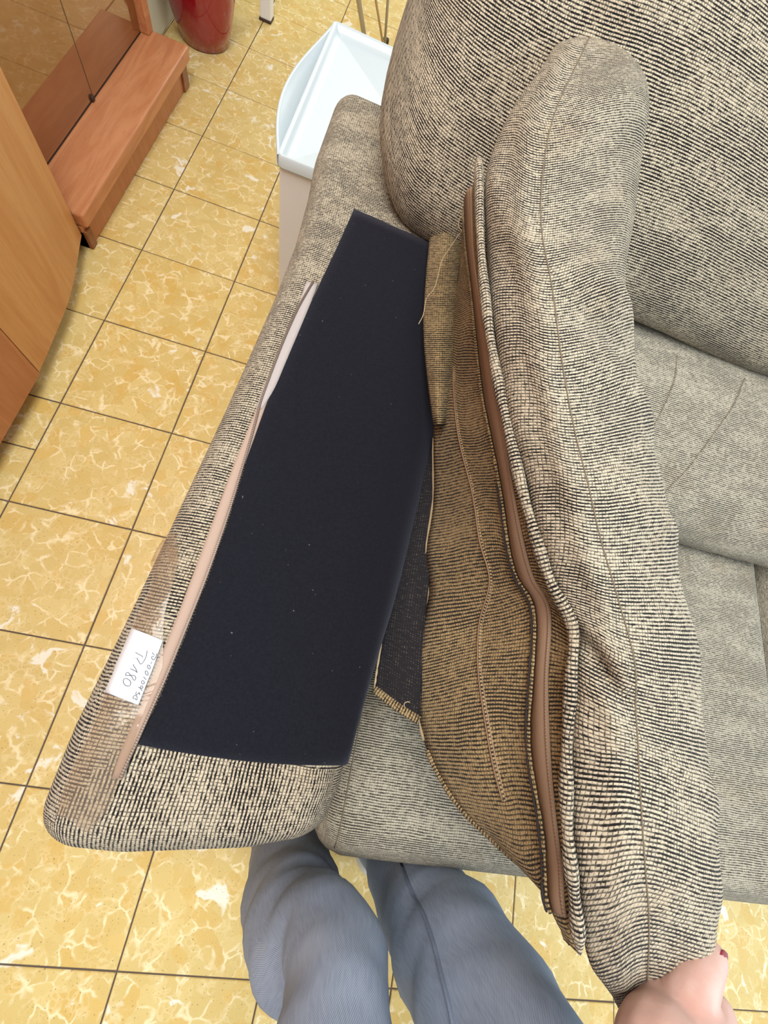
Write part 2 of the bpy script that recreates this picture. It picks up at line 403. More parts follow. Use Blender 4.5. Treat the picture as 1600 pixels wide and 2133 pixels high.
def skin_mat():
    m, nt, b = mat('skin'); tc = N(nt, 'ShaderNodeTexCoord').outputs['Object']
    c = MIX(nt, RAMP(nt, NOISE(nt, tc, 45, 2), .4, .7), (.54, .36, .315), (.50, .285, .24))
    nt.links.new(c, b.inputs['Base Color']); b.inputs['Roughness'].default_value = .5
    b.inputs['Subsurface Weight'].default_value = .15; b.inputs['Subsurface Radius'].default_value = (.006, .002, .001)
    BUMP(nt, b, NOISE(nt, tc, 420, 3), .15, .0008); return m
SKIN = skin_mat()
NAIL = plain('dark red varnish', (.22, .01, .03), .2, .6, coat=.5)
SHOE = plain('white canvas', (.7, .7, .68), .7, .3)

# ================================================================== setting
floor = box('floor', (-2.0, -1.6, -.03), (1.9, 4.42, -.0022), GROUT, None, bev=0)
floor['kind'] = 'structure'
def tile_mesh(sx, sy):
    bm = bmesh.new(); bmesh.ops.create_cube(bm, size=1)
    for v in bm.verts: v.co = Vector((v.co.x * sx, v.co.y * sy, v.co.z * .02 - .01))
    top = [e for e in bm.edges if all(v.co.z > -.001 for v in e.verts)]
    bmesh.ops.bevel(bm, geom=top, offset=.0012, segments=1, affect='EDGES')
    me = D.meshes.new('tile'); bm.to_mesh(me); bm.free(); me.materials.append(TILE); return me
full = tile_mesh(T - .0028, T - .0028); half = tile_mesh(T - .0028, T / 2 - .0028)
def put_tile(me, x, y):
    o = D.objects.new('tile', me); C.objects.link(o); o.parent = floor
    o.location = (x, y, random.uniform(-.0006, .0004)); o.rotation_euler = (random.uniform(-.001, .001), random.uniform(-.001, .001), random.uniform(-.0015, .0015))
for i in range(-3, 9):
    for j in range(-14, 10):
        x = TX + (i + .5) * T; y = TY + (j + .5) * T
        if i == -1 and j == -7:               # this tile is cut in two
            put_tile(half, x, y - T / 4); put_tile(half, x, y + T / 4); continue
        put_tile(full, x, y)
wl = box('wall_left', (-1.5, 1.655, 0), (-.872, 4.4, 2.5), WALL, None, bev=.004); wl['kind'] = 'structure'
wl2 = box('wall_left', (-1.62, -1.6, 0), (-1.5, 4.4, 2.5), WALL, None, bev=.004); wl2['kind'] = 'structure'
wb = box('wall_back', (-1.62, 4.4, 0), (1.9, 4.5, 2.5), WALL, None, bev=.004); wb['kind'] = 'structure'

# ================================================================== display cabinet with glass doors
dc = thing('display_cabinet', 'low cherry wood display cabinet with brown glass doors behind a projecting ledge', 'cabinet', loc=(-.9, 1.2, 0))
box('ledge', (-1.2, .866, .064), (-.711, 1.622, .100), WOOD, dc, bev=.006, seg=3)
box('plinth', (-1.2, .866, .0), (-.728, 1.60, .064), WOODR, dc)
box('foot_block', (-.76, 1.572, 0), (-.722, 1.612, .066), WOODD, dc)
box('foot_block', (-.76, .866, 0), (-.722, .892, .05), WOODD, dc)
box('back_panel', (-1.22, .866, .10), (-1.2, 1.622, 1.7), WOODD, dc)
box('side_panel', (-1.2, 1.588, .10), (-.812, 1.620, 1.7), WOOD, dc)
box('top_panel', (-1.2, .866, 1.7), (-.8, 1.622, 1.73), WOOD, dc)
for y0, y1 in ((.868, 1.2535), (1.2565, 1.586)):
    g = box('glass_door', (-.842, y0, .104), (-.836, y1, 1.69), GLASS, dc, bev=.0005, seg=1); g['label'] = 'brown tinted glass door'
box('door_gap', (-.8425, 1.2535, .104), (-.8365, 1.2565, 1.69), RUBBER, dc, bev=0)
box('door_gap', (-.8422, .868, .0995), (-.8356, 1.586, .1025), RUBBER, dc, bev=0)
k = rbox('hinge', (-.836, 1.240, .1015), (-.830, 1.254, .114), .0028, RUBBER, dc, res=.004)
# ------------------------------------------------------------------ curved cabinet in front of it
cc = thing('curved_cabinet', 'cherry wood cabinet with a bowed corner door beside the glass cabinet', 'cabinet', loc=(-.8, .3, 0))
b0 = at(170, 490, .045); b1 = at(148, 610, .045); b2 = at(112, 705, .045); b3 = at(82, 775, .045)
curve = cr([b0[:2], b1[:2], b2[:2], b3[:2]], 6)
ins = [(x - .018, y) for x, y in curve[::-1]]
prism('bowed_door', [tuple(p) for p in curve] + ins, .045, 1.75, WOODV, cc)
xf = b3[0] + .004
prism('side_panel', [(b0[0] - .001, b0[1]), (b0[0] - .45, b0[1]), (b0[0] - .45, b0[1] - .018), (b0[0] - .02, b0[1] - .018)], .045, 1.75, WOOD, cc)
box('flat_door', (xf - .02, -.16, .045), (xf, b3[1] - .004, 1.75), WOODR, cc, bev=.002)
box('flat_door', (xf - .02, -.62, .045), (xf, -.164, 1.75), WOODR, cc, bev=.002)
box('body', (-1.2, -.62, .05), (xf - .022, b3[1] - .002, 1.75), WOODR, cc)
prism('base', [(xf - .06, -.6), (xf - .06, b3[1]), (b0[0] - .03, b0[1] - .03), (-1.15, b0[1] - .03), (-1.15, -.6)], 0, .05, WOODD, cc)

# ================================================================== red vase, white table leg, stand
cv = at(428, 82, 0)
va = lathe('floor_vase', [(.060, 0), (.076, .004), (.092, .05), (.108, .12), (.115, .2), (.108, .3), (.08, .42), (.045, .54), (.032, .62), (.036, .68), (.05, .70), (.046, .70), (.03, .67)], (cv[0] + .0, cv[1], 0), RED)
va['label'] = 'tall glossy red floor vase standing by the pale wall'; va['category'] = 'vase'
tb = thing('side_table', 'white table with a square leg standing on the floor behind the red vase', 'table', loc=(-.6, 2.3, 0))
lp = at(556, 40, 0)
def tleg(x, y):
    l = box('leg', (x - .02, y - .02, .006), (x + .02, y + .02, .70), WHITE, tb)
    f = box('foot_pad', (x - .023, y - .023, 0), (x + .021, y + .021, .007), RUBBER, l, bev=.002)
tleg(lp[0], lp[1]); tleg(lp[0] + .68, lp[1]); tleg(lp[0], lp[1] + .45); tleg(lp[0] + .68, lp[1] + .45)
box('tabletop', (lp[0] - .03, lp[1] - .03, .70), (lp[0] + .71, lp[1] + .48, .73), WHITE, tb)
st = thing('folding_stand', 'folding stand of thin grey and tan poles behind the white tray', 'stand', loc=(-.2, 2.1, 0))
for (p0, p1, r, m_) in (((764, 108), (736, -70), .0085, STEEL), ((800, 105), (770, -80), .0042, TAN), ((801, 100), (815, -100), .0052, STEEL)):
    a = at(p0[0], p0[1], .006); b_ = at(p1[0], p1[1], .30)
    tube('pole', [a, a + (b_ - a) * .5, b_, b_ + (b_ - a) * 1.5], r, m_, st, seg=10)
a = at(764, 108, .006); tube('pole', [a, at(815, 118, .006)], .006, STEEL, st)
a = at(801, 100, 0); rbox('foot', a + np.array((-.012, -.012, 0)), a + np.array((.012, .012, .03)), .005, RUBBER, st, res=.006)

# ================================================================== white cabinet and tray behind the arm
zt = .42
wc = thing('white_cabinet', 'white side cabinet behind the sofa arm with a tray on top', 'cabinet', loc=(0, 1.1, 0))
box('body', (-.228, .853, .03), (.16, 1.325, zt - .022), WHITE, wc, bev=.003)
box('plinth', (-.21, .87, 0), (.15, 1.31, .03), WHITE, wc, bev=.001)
tr = thing('serving_tray', 'pale white plastic tray with a bowed outer rim on the white cabinet', 'tray', loc=(0, 1.1, zt - .02))
x0, x1, y0, y1 = -.232, .17, .848, 1.33
def tray_ring(off, z, n=6, r=.02):
    pts = []
    for cx, cy, a0 in ((x1 - r, y1 - r, 0), (x0 + r, y1 - r, 90), (x0 + r, y0 + r, 180), (x1 - r, y0 + r, 270)):
        for i in range(n + 1):
            a = math.radians(a0 + 90 * i / n); q = max(r - off, .0015); sx = 1 if cx > .5 * (x0 + x1) else -1; sy = 1 if cy > .5 * (y0 + y1) else -1
            ex = (x1 if sx > 0 else x0) - sx * (off + q); ey = (y1 if sy > 0 else y0) - sy * (off + q); pts.append((ex + q * math.cos(a), ey + q * math.sin(a), z))
    return pts
rr = .012
P = np.array([tray_ring(.006, zt - .020, r=rr), tray_ring(0, zt - .018, r=rr), tray_ring(0, zt + .0, r=rr), tray_ring(.002, zt + .003, r=rr), tray_ring(.006, zt + .003, r=rr),
              tray_ring(.009, zt + .001, r=rr), tray_ring(.012, zt - .004, r=rr), tray_ring(.020, zt - .010, r=rr), tray_ring(.026, zt - .012, r=rr)])
crisp(grid('tray_body', P, PLASTIC, tr, wrap=True, caps=True))
# bowed second rim on its left side
ys = np.linspace(y0 + .004, y1 - .008, 30)
def bow(y): t = (y - y0) / (y1 - y0); return x0 + .002 - .040 * math.sin(math.pi * min(1, max(0, t)) ** .8) ** 1.3
P = []
for y in ys:
    b_ = bow(y)
    P.append([(b_ + .003, y, zt - .020), (b_, y, zt - .018), (b_ - .0005, y, zt - .001), (b_ + .001, y, zt + .002), (b_ + .0045, y, zt + .001), (min(b_ + .008, x0 + .004), y, zt - .012), (x0 + .006, y, zt - .016)])
grid('bowed_rim', np.array(P), PLASTIC, tr, thick=.001)

# ================================================================== sofa
sofa = thing('sofa', 'beige and black chenille sofa with one arm stripped down to black felt', 'sofa', loc=(.4, .3, 0))
ALO, AHI, AR = (-.13, -.196, .09), (.092, .835, .58), .034
def xl(y): return np.interp(y, [-.2, -.1, .01, .23, .40, .5, .60, .67, .9], [-.152, -.149, -.139, -.123, -.114, -.112, -.118, -.126, -.128])
def arm_warp(P):
    P = P.copy(); w = np.clip((.092 - P[:, 0]) / .222, 0, 1)
    P[:, 0] += w * (xl(P[:, 1]) + .13)
    # the front corner next to the seat turns in
    k = np.clip((-.12 - P[:, 1]) / .08, 0, 1) * np.clip((P[:, 0] - .02) / .07, 0, 1)
    P[:, 1] += k * .012; P[:, 0] -= k * .012
    P[:, 1] += np.clip((-.10 - P[:, 1]) / .09, 0, 1) * (.006 + .018 * np.clip((P[:, 0] + .08) / .13, 0, 1))
    k = np.clip((-.09 - P[:, 1]) / .11, 0, 1)
    P[:, 2] -= .012 * k ** 2
    return P
def arm_uv(p, a, c):
    if a == 2:
        if c[1] < -.100 and c[0] > -.082 + (c[1] + .10) * .5: return (p[1], p[0])
        return (p[0], p[1])
    if a == 1: return (p[2], p[0])
    return (p[2], p[1])
arm = rbox('arm', ALO, AHI, AR, FAB, sofa, res=.008, warp=arm_warp, uvf=arm_uv)
tree = bvh(arm)
def drape(name, rows, m_, parent, lift, k=(4, 4), thick=0):
    """a cloth sheet laid on the arm: rows of photo pixels cast onto it"""
    P = cr(cr(np.array(rows, float), k[0], 0), k[1], 1); n, q = P.shape[:2]
    Q = np.zeros((n, q, 3)); last = None
    for i in range(n):
        for j in range(q):
            h = cast(tree, arm, P[i, j, 0], P[i, j, 1], lift); Q[i, j] = h if h is not None else last; last = Q[i, j]
    return grid(name, Q, m_, parent, thick=thick)
# black felt: over the top, then down the inner side into the gap
tl = [(652, 592), (640, 612), (618, 652), (590, 715), (565, 780), (545, 835), (533, 880), (522, 920), (503, 985), (474, 1080), (432, 1200), (394, 1296), (351, 1402), (311, 1492), (285, 1550), (262, 1600), (254, 1620)]
FE = np.array([at(x, y, .582)[:2] for x, y in [(275, 1556), (311, 1494), (351, 1404), (394, 1298), (432, 1202), (474, 1082), (503, 987), (522, 922), (545, 860), (575, 795), (606, 725), (640, 645), (662, 595), (700, 515), (735, 437)]]); FE[:, 0] += .0012
rows = []; side = []
yl = np.linspace(-.101, .572, 44)
for y in yl:
    t = (y + .101) / .673
    xa = np.interp(y, FE[:, 1], FE[:, 0]); e = np.interp(y, [-.1, -.03, .06, .17, .27, .6], [.001, .010, .022, .032, .040, .042])
    ysk = (1 - t) * .006 - t * .010
    row = []
    dxl = float(xl(y)) + .13; xa = (xa - .092 * dxl / .222) / (1 - dxl / .222)
    for s in np.linspace(0, 1, 12): row.append((xa + (np.interp(y, [-.1, -.03, .06], [.077, .088, .0925]) - xa) * s, y + ysk * s - .004 * (1 - t) * math.sin(math.pi * s), .58))
    rows.append(row)
    side.append([(.088 + e * .55, y + ysk, .572 - e * .25), (.092 + e, y + ysk, .555 - e * .5), (.094 + e * 1.15, y + ysk, .52 - e * .5), (.094 + e * 1.15, y + ysk, .45)])
R_ = np.array(rows); sh = R_.shape
Q = arm_warp(round_proj(R_.reshape(-1, 3), ALO, (AHI[0], AHI[1], AHI[2]), AR)); Q = Q.reshape(sh)
Q[..., 2] += .0018; Q = np.concatenate([Q[:, :11], cr(np.concatenate([Q[:, 10:11], np.array(side)], 1), 4, 1)[:, 1:]], 1)
ft = grid('felt_panel', Q, FELT, arm, thick=.0012); ft['label'] = 'black felt under the missing arm cover'
# zip tape along the outer edge of the felt
tp = [((640, 592), (664, 592)), ((622, 640), (640, 640)), ((588, 728), (600, 730)), ((548, 822), (562, 825)), ((512, 910), (530, 914)), ((480, 990), (500, 998)), ((445, 1085), (468, 1095)),
      ((405, 1192), (430, 1203)), ((370, 1285), (393, 1296)), ((330, 1380), (350, 1400)), ((292, 1475), (310, 1490)), ((255, 1560), (282, 1555)), ((235, 1620), (256, 1618))]
z1 = drape('zipper_tape', tp, ZTAPE2, arm, .0024, (4, 3), .0006); z1['label'] = 'pinkish brown zip tape beside the felt'
z2 = drape('zipper_tape', [((638, 590), (662, 594)), ((625, 630), (648, 632)), ((600, 690), (624, 690)), ((574, 752), (596, 756)), ((550, 808), (572, 812)), ((535, 850), (545, 856))], ZTAPE3, arm, .0030, (4, 3), .0006)
z2['label'] = 'pale end of the zip tape'
pth = cr(np.array(tl, float), 5)
pts = [cast(tree, arm, x, y, .0036) for x, y in pth]
tube('zipper_edge', pts, .0011, ZTAPE2, arm, seg=6)
def teeth(name, path, par, size, m_, step=.0021, up=(0, 0, 1)):
    path = np.array(path); L = np.concatenate([[0], np.cumsum(np.linalg.norm(np.diff(path, axis=0), axis=1))])
    V = []; F = []
    for s in np.arange(0, L[-1], step):
        c = np.array([np.interp(s, L, path[:, k]) for k in range(3)]); e = np.array([np.interp(min(s + step, L[-1]), L, path[:, k]) for k in range(3)])
        t = e - c; t /= np.linalg.norm(t) + 1e-9; u = np.array(up, float); w = np.cross(t, u); w /= np.linalg.norm(w) + 1e-9
        b = len(V)
        for dz in (0, 1):
            for a_, c_ in ((-1, -1), (1, -1), (1, 1), (-1, 1)):
                V.append(c + t * a_ * step * .3 * (1 - .3 * dz) + w * c_ * size * (1 - .3 * dz) + u * dz * size * .9)
        for f in ((4, 5, 6, 7), (0, 1, 5, 4), (1, 2, 6, 5), (2, 3, 7, 6), (3, 0, 4, 7)): F.append([b + i for i in f])
    o = mesh(name, V, F, m_, par, smooth=False); o['kind'] = 'stuff'; return o
teeth('zipper_teeth', np.array(pts) + np.array((0, 0, .0008)), arm, .0014, ZTEETH)
# paper label under clear tape
off = (210, 1290)
lab = [((735, 200), (1322, 440)), ((590, 530), (1210, 745)), ((450, 850), (1120, 1010)), ((310, 1180), (990, 1330)), ((165, 1510), (820, 1775))]
lr = [[(off[0] + x / 10, off[1] + y / 10) for x, y in r] for r in lab]
pl = drape('paper_label', lr, PAPER, arm, .0048, (4, 5), .0003); pl['label'] = 'white paper label with handwritten numbers'
def ell(cx, cy, a, b, tilt):
    return [(cx + a * math.cos(q) * math.cos(tilt) - b * math.sin(q) * math.sin(tilt), cy + a * math.cos(q) * math.sin(tilt) + b * math.sin(q) * math.cos(tilt)) for q in np.linspace(0, 2 * math.pi, 14)]
strokes = [[(780, 692), (840, 725), (900, 765), (912, 790)], [(1000, 650), (990, 740), (955, 830), (905, 905), (868, 925), (838, 890), (822, 840), (815, 800)], [(762, 812), (770, 818)],
           [(735, 935), (762, 1010), (802, 1105)], [(675, 1025), (735, 1052), (795, 1098)],
           [(665, 1165), (590, 1170), (583, 1132), (615, 1102), (655, 1125), (690, 1185), (715, 1240), (750, 1258), (770, 1215), (745, 1168), (700, 1160), (650, 1172)],
           ell(598, 1303, 82, 62, 1.05), [(1108, 700), (1152, 742)], [(1112, 690), (1125, 684)], [(1208, 708), (1175, 795), (1135, 838), (1104, 822), (1095, 780), (1118, 765), (1140, 775)],
           [(1074, 918), (1102, 888)], ell(1037, 985, 44, 26, 1.15), ell(992, 1110, 50, 26, 1.1), [(924, 1188), (950, 1212), (978, 1248)], ell(915, 1302, 36, 28, 1.0),
           ell(890, 1400, 28, 24, 1), [(818, 1392), (860, 1425), (902, 1478)], [(785, 1490), (768, 1530), (785, 1560), (815, 1530), (830, 1515), (850, 1560), (843, 1510)],
           [(722, 1648), (715, 1610), (735, 1575), (775, 1575), (797, 1610), (790, 1660), (765, 1652), (750, 1618)]]
V = []; F = []
for s in strokes:
    p = cr(np.array(s, float), 3) if len(s) > 2 else np.array(s, float)
    q = [cast(tree, arm, off[0] + x / 10, off[1] + y / 10, .0052) for x, y in p]
    R = frame_tube(q, .00025, 5); n, m_ = R.shape[:2]; b = len(V); V += list(R.reshape(-1, 3))
    F += [(b + i * m_ + j, b + i * m_ + (j + 1) % m_, b + (i + 1) * m_ + (j + 1) % m_, b + (i + 1) * m_ + j) for i in range(n - 1) for j in range(m_)]
hw = mesh('handwriting', V, F, INK, arm); hw['label'] = 'grey handwritten numbers'
ct = drape('clear_tape', [((352, 1118), (368, 1112), (374, 1135)), ((325, 1160), (350, 1160), (372, 1185)), ((322, 1215), (335, 1220), (360, 1225)), ((300, 1270), (325, 1275), (344, 1290)), ((280, 1310), (310, 1325), (342, 1370)), ((250, 1390), (290, 1400), (337, 1400)),
                          ((222, 1450), (260, 1465), (305, 1475)), ((190, 1530), (230, 1540), (275, 1560)), ((160, 1590), (200, 1610), (245, 1640)), ((140, 1640), (175, 1655), (222, 1690)), ((125, 1690), (155, 1705), (185, 1730))], TAPE, arm, .0040, (4, 6))
ct['label'] = 'clear packing tape over the paper label'

# ------------------------------------------------------------------ seats and back cushions
def seat(x0, x1, top, mat_, back=.42):
    def wp(P):
        P = P.copy(); u = (P[:, 0] - (x0 + x1) / 2) / ((x1 - x0) / 2); v = (P[:, 1] - .1) / .34
        P[:, 2] += np.where(P[:, 2] > top - .07, .012 * (1 - np.clip(u * u, 0, 1)) * (1 - np.clip(v * v, 0, 1)), 0)
        return P
    def uvf(p, a, c): return (p[0], p[1]) if a == 2 else (p[1], p[2]) if a == 0 else (p[0], p[2] + .03)
    return rbox('seat_cushion', (x0, -.234, .13), (x1, back, top), .045, mat_, sofa, res=.02, warp=wp, uvf=uvf)
s1 = seat(.099, .838, .425, FABG); s2 = seat(.852, 1.58, .415, FABG)
s1['label'] = 'seat cushion beside the stripped arm'
for x in (.128,):
    ys_ = np.linspace(-.218, .30, 40)
    t1 = bvh(s1)
    q = []
    for y in ys_:
        h = t1.ray_cast(s1.matrix_world.inverted() @ Vector((x, y, 2)), Vector((0, 0, -1)))
        q.append(np.array(s1.matrix_world @ h[0]) + np.array((0, 0, .0005)))
    tube('seam', q, .0008, SEAMT, s1, seg=6)
def cushion(name, prof, x0, x1, mat_, endr, endback, ny=60, lean=0):
    """a soft roll along x with the closed profile (y, z); its ends round off and draw back"""
    prof = crc(np.array(prof, float), 8); cen = prof.mean(0)
    xs = np.concatenate([x0 + endr * (1 - np.cos(np.linspace(0, math.pi / 2, 12))), np.linspace(x0 + endr, x1 - endr, ny)[1:-1], x1 - endr * (1 - np.cos(np.linspace(math.pi / 2, 0, 12)))])
    P = []
    for x in xs:
        d = min(x - x0, x1 - x) / endr
        s = math.sqrt(max(0, 1 - (1 - min(d, 1)) ** 2)) if d < 1 else 1
        s = .10 + .90 * s; g = max(0, 1 - min(x - x0, x1 - x) / (endr * 2.2))
        c = cen + np.array((endback * g * g, 0)); q = c + (prof - cen) * s
        sh_x = lean * max(0, 1 - (x - x0) / .3)
        P.append([(x + sh_x * min(1, max(0, (b - .64) / .12)), a, b) for a, b in q])
    P = np.array(P)
    for _ in range(3):
        k_ = rng.uniform(8, 18, 2); ph = rng.uniform(0, 6, 2)
        P[..., 2] += .0025 * np.sin(P[..., 0] * k_[0] + P[..., 1] * k_[1] + ph[0])
    uvx = P[..., 0]; dl = np.linalg.norm(np.diff(np.concatenate([prof, prof[:1]]), axis=0), axis=1); L = np.concatenate([[0], np.cumsum(dl)])
    m = len(prof); P2 = np.concatenate([P, P[:, :1]], 1)
    U = np.stack([np.repeat(xs[:, None], m + 1, 1), np.repeat(L[None], len(xs), 0)], 2)
    n = len(xs); F = [(i * (m + 1) + j, i * (m + 1) + j + 1, (i + 1) * (m + 1) + j + 1, (i + 1) * (m + 1) + j) for i in range(n - 1) for j in range(m)]
    Vv = P2.reshape(-1, 3); Uu = U.reshape(-1, 2)
    for r in (0, n - 1):
        c = len(Vv); Vv = np.concatenate([Vv, [P2[r].mean(0)]]); Uu = np.concatenate([Uu, [Uu[r * (m + 1):(r + 1) * (m + 1)].mean(0)]])
        F += [(r * (m + 1) + j, r * (m + 1) + j + 1, c) for j in range(m)]
    o = mesh(name, Vv, F, mat_, sofa, Uu)
    bm = bmesh.new(); bm.from_mesh(o.data); bmesh.ops.remove_doubles(bm, verts=bm.verts, dist=1e-6); bmesh.ops.recalc_face_normals(bm, faces=bm.faces); bm.to_mesh(o.data); bm.free()
    return o
UP = [(.63, .575), (.56, .580), (.545, .625), (.575, .69), (.64, .775), (.72, .86), (.80, .935), (.88, .965), (.93, .93), (.92, .83), (.84, .70), (.74, .60)]
LO = [(.46, .425), (.33, .425), (.288, .44), (.285, .475), (.32, .515), (.40, .548), (.50, .572), (.58, .575), (.64, .54), (.62, .45)]
uc = cushion('back_cushion', UP, -.066, .845, FAB, .10, .06, lean=.030); uc['label'] = 'upper back cushion resting on the stripped arm'
uc2 = cushion('back_cushion', UP, .850, 1.75, FAB, .08, .02)
lc = cushion('lumbar_cushion', LO, .14, .868, FABG, .05, .0); lc['label'] = 'lower back cushion with upright seams'
lc2 = cushion('lumbar_cushion', LO, .874, 1.58, FABG, .05, .0)
def seam_on(o, pix, r, m_, name='seam', lift=.0004, k=5):
    t = bvh(o); p = cr(np.array(pix, float), k); q = [cast(t, o, x, y, lift) for x, y in p]; q = [a for a in q if a is not None]
    return tube(name, q, r, m_, o, seg=6)
seam_on(lc, [(1412, 742), (1405, 790), (1385, 845), (1350, 912)], .0017, FABG)
seam_on(lc, [(1552, 790), (1525, 850), (1480, 915), (1430, 980), (1378, 1034)], .0017, FABG)
box('base_frame', (-.115, -.115, .03), (1.56, .80, .13), DARKT, sofa)
rbox('backrest', (-.06, .66, .13), (1.6, .835, .575), .03, FAB, sofa, res=.04)
for x, y in ((-.06, -.08), (1.5, -.08), (-.06, .72), (1.5, .72)): box('foot', (x - .03, y - .03, 0), (x + .03, y + .03, .03), RUBBER, sofa)

# ================================================================== lifted arm cushion
pad = thing('arm_cushion', 'beige chenille arm cushion lifted off the sofa arm and held up by a hand', 'cushion', loc=(.2, .2, .6))
rowsP = [((1182, 112, .765), (1240, 100, .768), (1325, 135, .763)), ((1160, 96, .778), (1228, 80, .792), (1346, 128, .777)), ((1122, 150, .775), (1195, 145, .795), (1364, 178, .765)), ((1062, 238, .765), (1155, 235, .795), (1354, 255, .745)),
         ((1018, 330, .755), (1135, 330, .79), (1338, 340, .725)), ((1004, 450, .75), (1125, 450, .788), (1316, 460, .705)), ((1010, 600, .745), (1150, 600, .783), (1294, 590, .695)),
         ((1028, 750, .742), (1170, 750, .778), (1302, 730, .68)), ((1058, 890, .74), (1195, 890, .773), (1335, 870, .668)), ((1084, 1010, .737), (1225, 1010, .768), (1364, 1000, .66)),
         ((1111, 1110, .735), (1250, 1120, .763), (1387, 1110, .655)), ((1146, 1215, .735), (1285, 1240, .757), (1404, 1240, .65)), ((1188, 1312, .733), (1320, 1370, .75), (1430, 1390, .65)),
         ((1188, 1430, .73), (1325, 1490, .75), (1442, 1520, .65)), ((1178, 1590, .725), (1332, 1620, .748), (1456, 1680, .652)), ((1186, 1780, .72), (1342, 1780, .743), (1472, 1800, .655)),
         ((1206, 1960, .705), (1352, 1930, .728), (1464, 1915, .66)), ((1248, 2042, .69), (1350, 2025, .712), (1446, 1990, .662)), ((1284, 2110, .672), (1342, 2092, .684), (1402, 2055, .655)), ((1308, 2165, .655), (1335, 2155, .662), (1370, 2125, .648))]
B = []
for i, (p, s, r) in enumerate(rowsP, -1):
    p_, s_, r_ = at(*p), at(*s), at(*r); k_ = min(1, max(.2, .35 + i / 2.5), .3 + (len(rowsP) - 2 - i) / 3.0)
    p_ = p_ + (p_ - np.array((0, 0, CAMZ))) * .02 + np.array((.004, 0, 0))
    m1 = (p_ + s_) / 2 + np.array((-.011, 0, .008)) * k_; q = (s_ + r_) / 2 + np.array((.010, 0, .020)) * k_
    s_ = s_ + np.array((0, 0, .0))
    u_ = r_ + np.array((-.012, 0, -.055)) * k_; w_ = (p_ + r_) / 2 + np.array((.02, 0, -.085)) * k_; v_ = p_ + np.array((.060, 0, -.055)) * k_
    B.append([p_, m1, s_, q, r_, u_, w_, v_])
B = np.array(B); B = crc(cr(B, 6, 0), 7, 1)
n_, m_ = B.shape[:2]
def folds(B):
    """soft wrinkles pressed into the cover"""
    c = B.mean(1, keepdims=True); d = B - c; L = np.linalg.norm(d, axis=2, keepdims=True); nrm = d / np.maximum(L, 1e-6)
    i = np.linspace(-1, 18, B.shape[0])[:, None]; j = np.linspace(0, 8, B.shape[1], endpoint=False)[None]
    h = np.zeros(B.shape[:2])
    def crease(i0, j0, i1, j1, w, a):
        ax, ay = i1 - i0, (j1 - j0); LL = ax * ax + ay * ay
        t = np.clip(((i - i0) * ax + (j - j0) * ay) / LL, 0, 1); dd = np.hypot(i - i0 - t * ax, j - j0 - t * ay)
        return a * np.exp(-(dd / w) ** 2) * np.sin(math.pi * np.clip(.15 + t * .7, 0, 1))
    h += crease(11.1, .25, 11.9, 2.1, .16, -.012) + crease(11.6, .3, 12.5, 2.0, .25, .005) + crease(10.6, .4, 11.3, 2.2, .22, .005)
    h += crease(4.4, 2.0, 6.4, 3.6, .24, .010) + crease(5.6, 1.9, 7.2, 3.4, .24, .010) + crease(5.1, 2.2, 6.8, 3.7, .18, -.010) + crease(6.2, 2.1, 7.8, 3.7, .2, -.008)
    h += crease(8.5, 2.3, 9.2, 3.6, .2, .006) + crease(12.4, 2.1, 13.2, 3.8, .22, .006) + crease(13.6, 2.2, 14.0, 3.7, .3, -.004) + crease(15, 2, 16.5, 3.4, .25, -.004) + crease(3, .4, 5, 1.4, .35, .003)
    h += .0016 * np.sin(i * 2.1 + j * 1.3) + .0012 * np.sin(i * 3.7 - j * 2.2 + 1)
    seamd = np.abs(j - 2.0); h -= .0013 * np.exp(-(seamd / .10) ** 2) * ((i > 1) & (i < 17))
    return B + nrm * h[..., None]
B = folds(B)
pb = grid('cover', B, FAB, pad, wrap=True, caps=True)
# stitched seam along the crown
js = 14; ln = B[6:-6, js] + np.array((0, 0, .0002)); tube('seam', ln, .0006, SEAMT, pad, seg=6)
# zipped underside
fl = [((966, 402), (968, 400), (970, 397), (984, 395), (997, 332)), ((962, 520), (966, 520), (972, 520), (988, 520), (1001, 500)), ((945, 650), (960, 650), (986, 650), (1005, 648), (1014, 650)),
      ((932, 770), (945, 770), (1003, 765), (1027, 762), (1031, 760)), ((905, 890), (955, 885), (1018, 875), (1046, 870), (1054, 872)), ((903, 1040), (986, 1020), (1042, 1015), (1068, 1010), (1084, 1005)),
      ((888, 1150), (998, 1130), (1065, 1130), (1091, 1128), (1116, 1120)), ((893, 1235), (1026, 1215), (1085, 1206), (1113, 1206), (1148, 1215)), ((872, 1335), (1010, 1305), (1112, 1275), (1147, 1275), (1192, 1305)),
      ((868, 1450), (1003, 1420), (1111, 1420), (1142, 1418), (1189, 1420)), ((890, 1560), (1022, 1556), (1111, 1556), (1146, 1556), (1181, 1560)), ((950, 1670), (1060, 1690), (1126, 1690), (1157, 1690), (1180, 1690)),
      ((1040, 1760), (1090, 1800), (1138, 1800), (1171, 1800), (1188, 1800)), ((1140, 1850), (1146, 1880), (1154, 1890), (1178, 1890), (1198, 1880)), ((1180, 1962), (1186, 1966), (1192, 1970), (1199, 1978), (1207, 1985))]
zA = [.64, .62, .60, .585, .57, .555, .552, .55, .547, .545, .553, .575, .61, .655, .69]
zP = [.748, .742, .737, .732, .730, .727, .726, .726, .727, .722, .717, .714, .711, .706, .701]
Fp = []
for i, row in enumerate(fl):
    d = np.array([math.hypot(row[k][0] - row[0][0], row[k][1] - row[0][1]) for k in range(5)]); d /= d[-1]
    Fp.append([at(x, y, zA[i] + (zP[i] - zA[i]) * (dd ** .85)) for (x, y), dd in zip(row, d)])
Fp = np.array(Fp)
G = cr(cr(Fp, 6, 0), 6, 1)
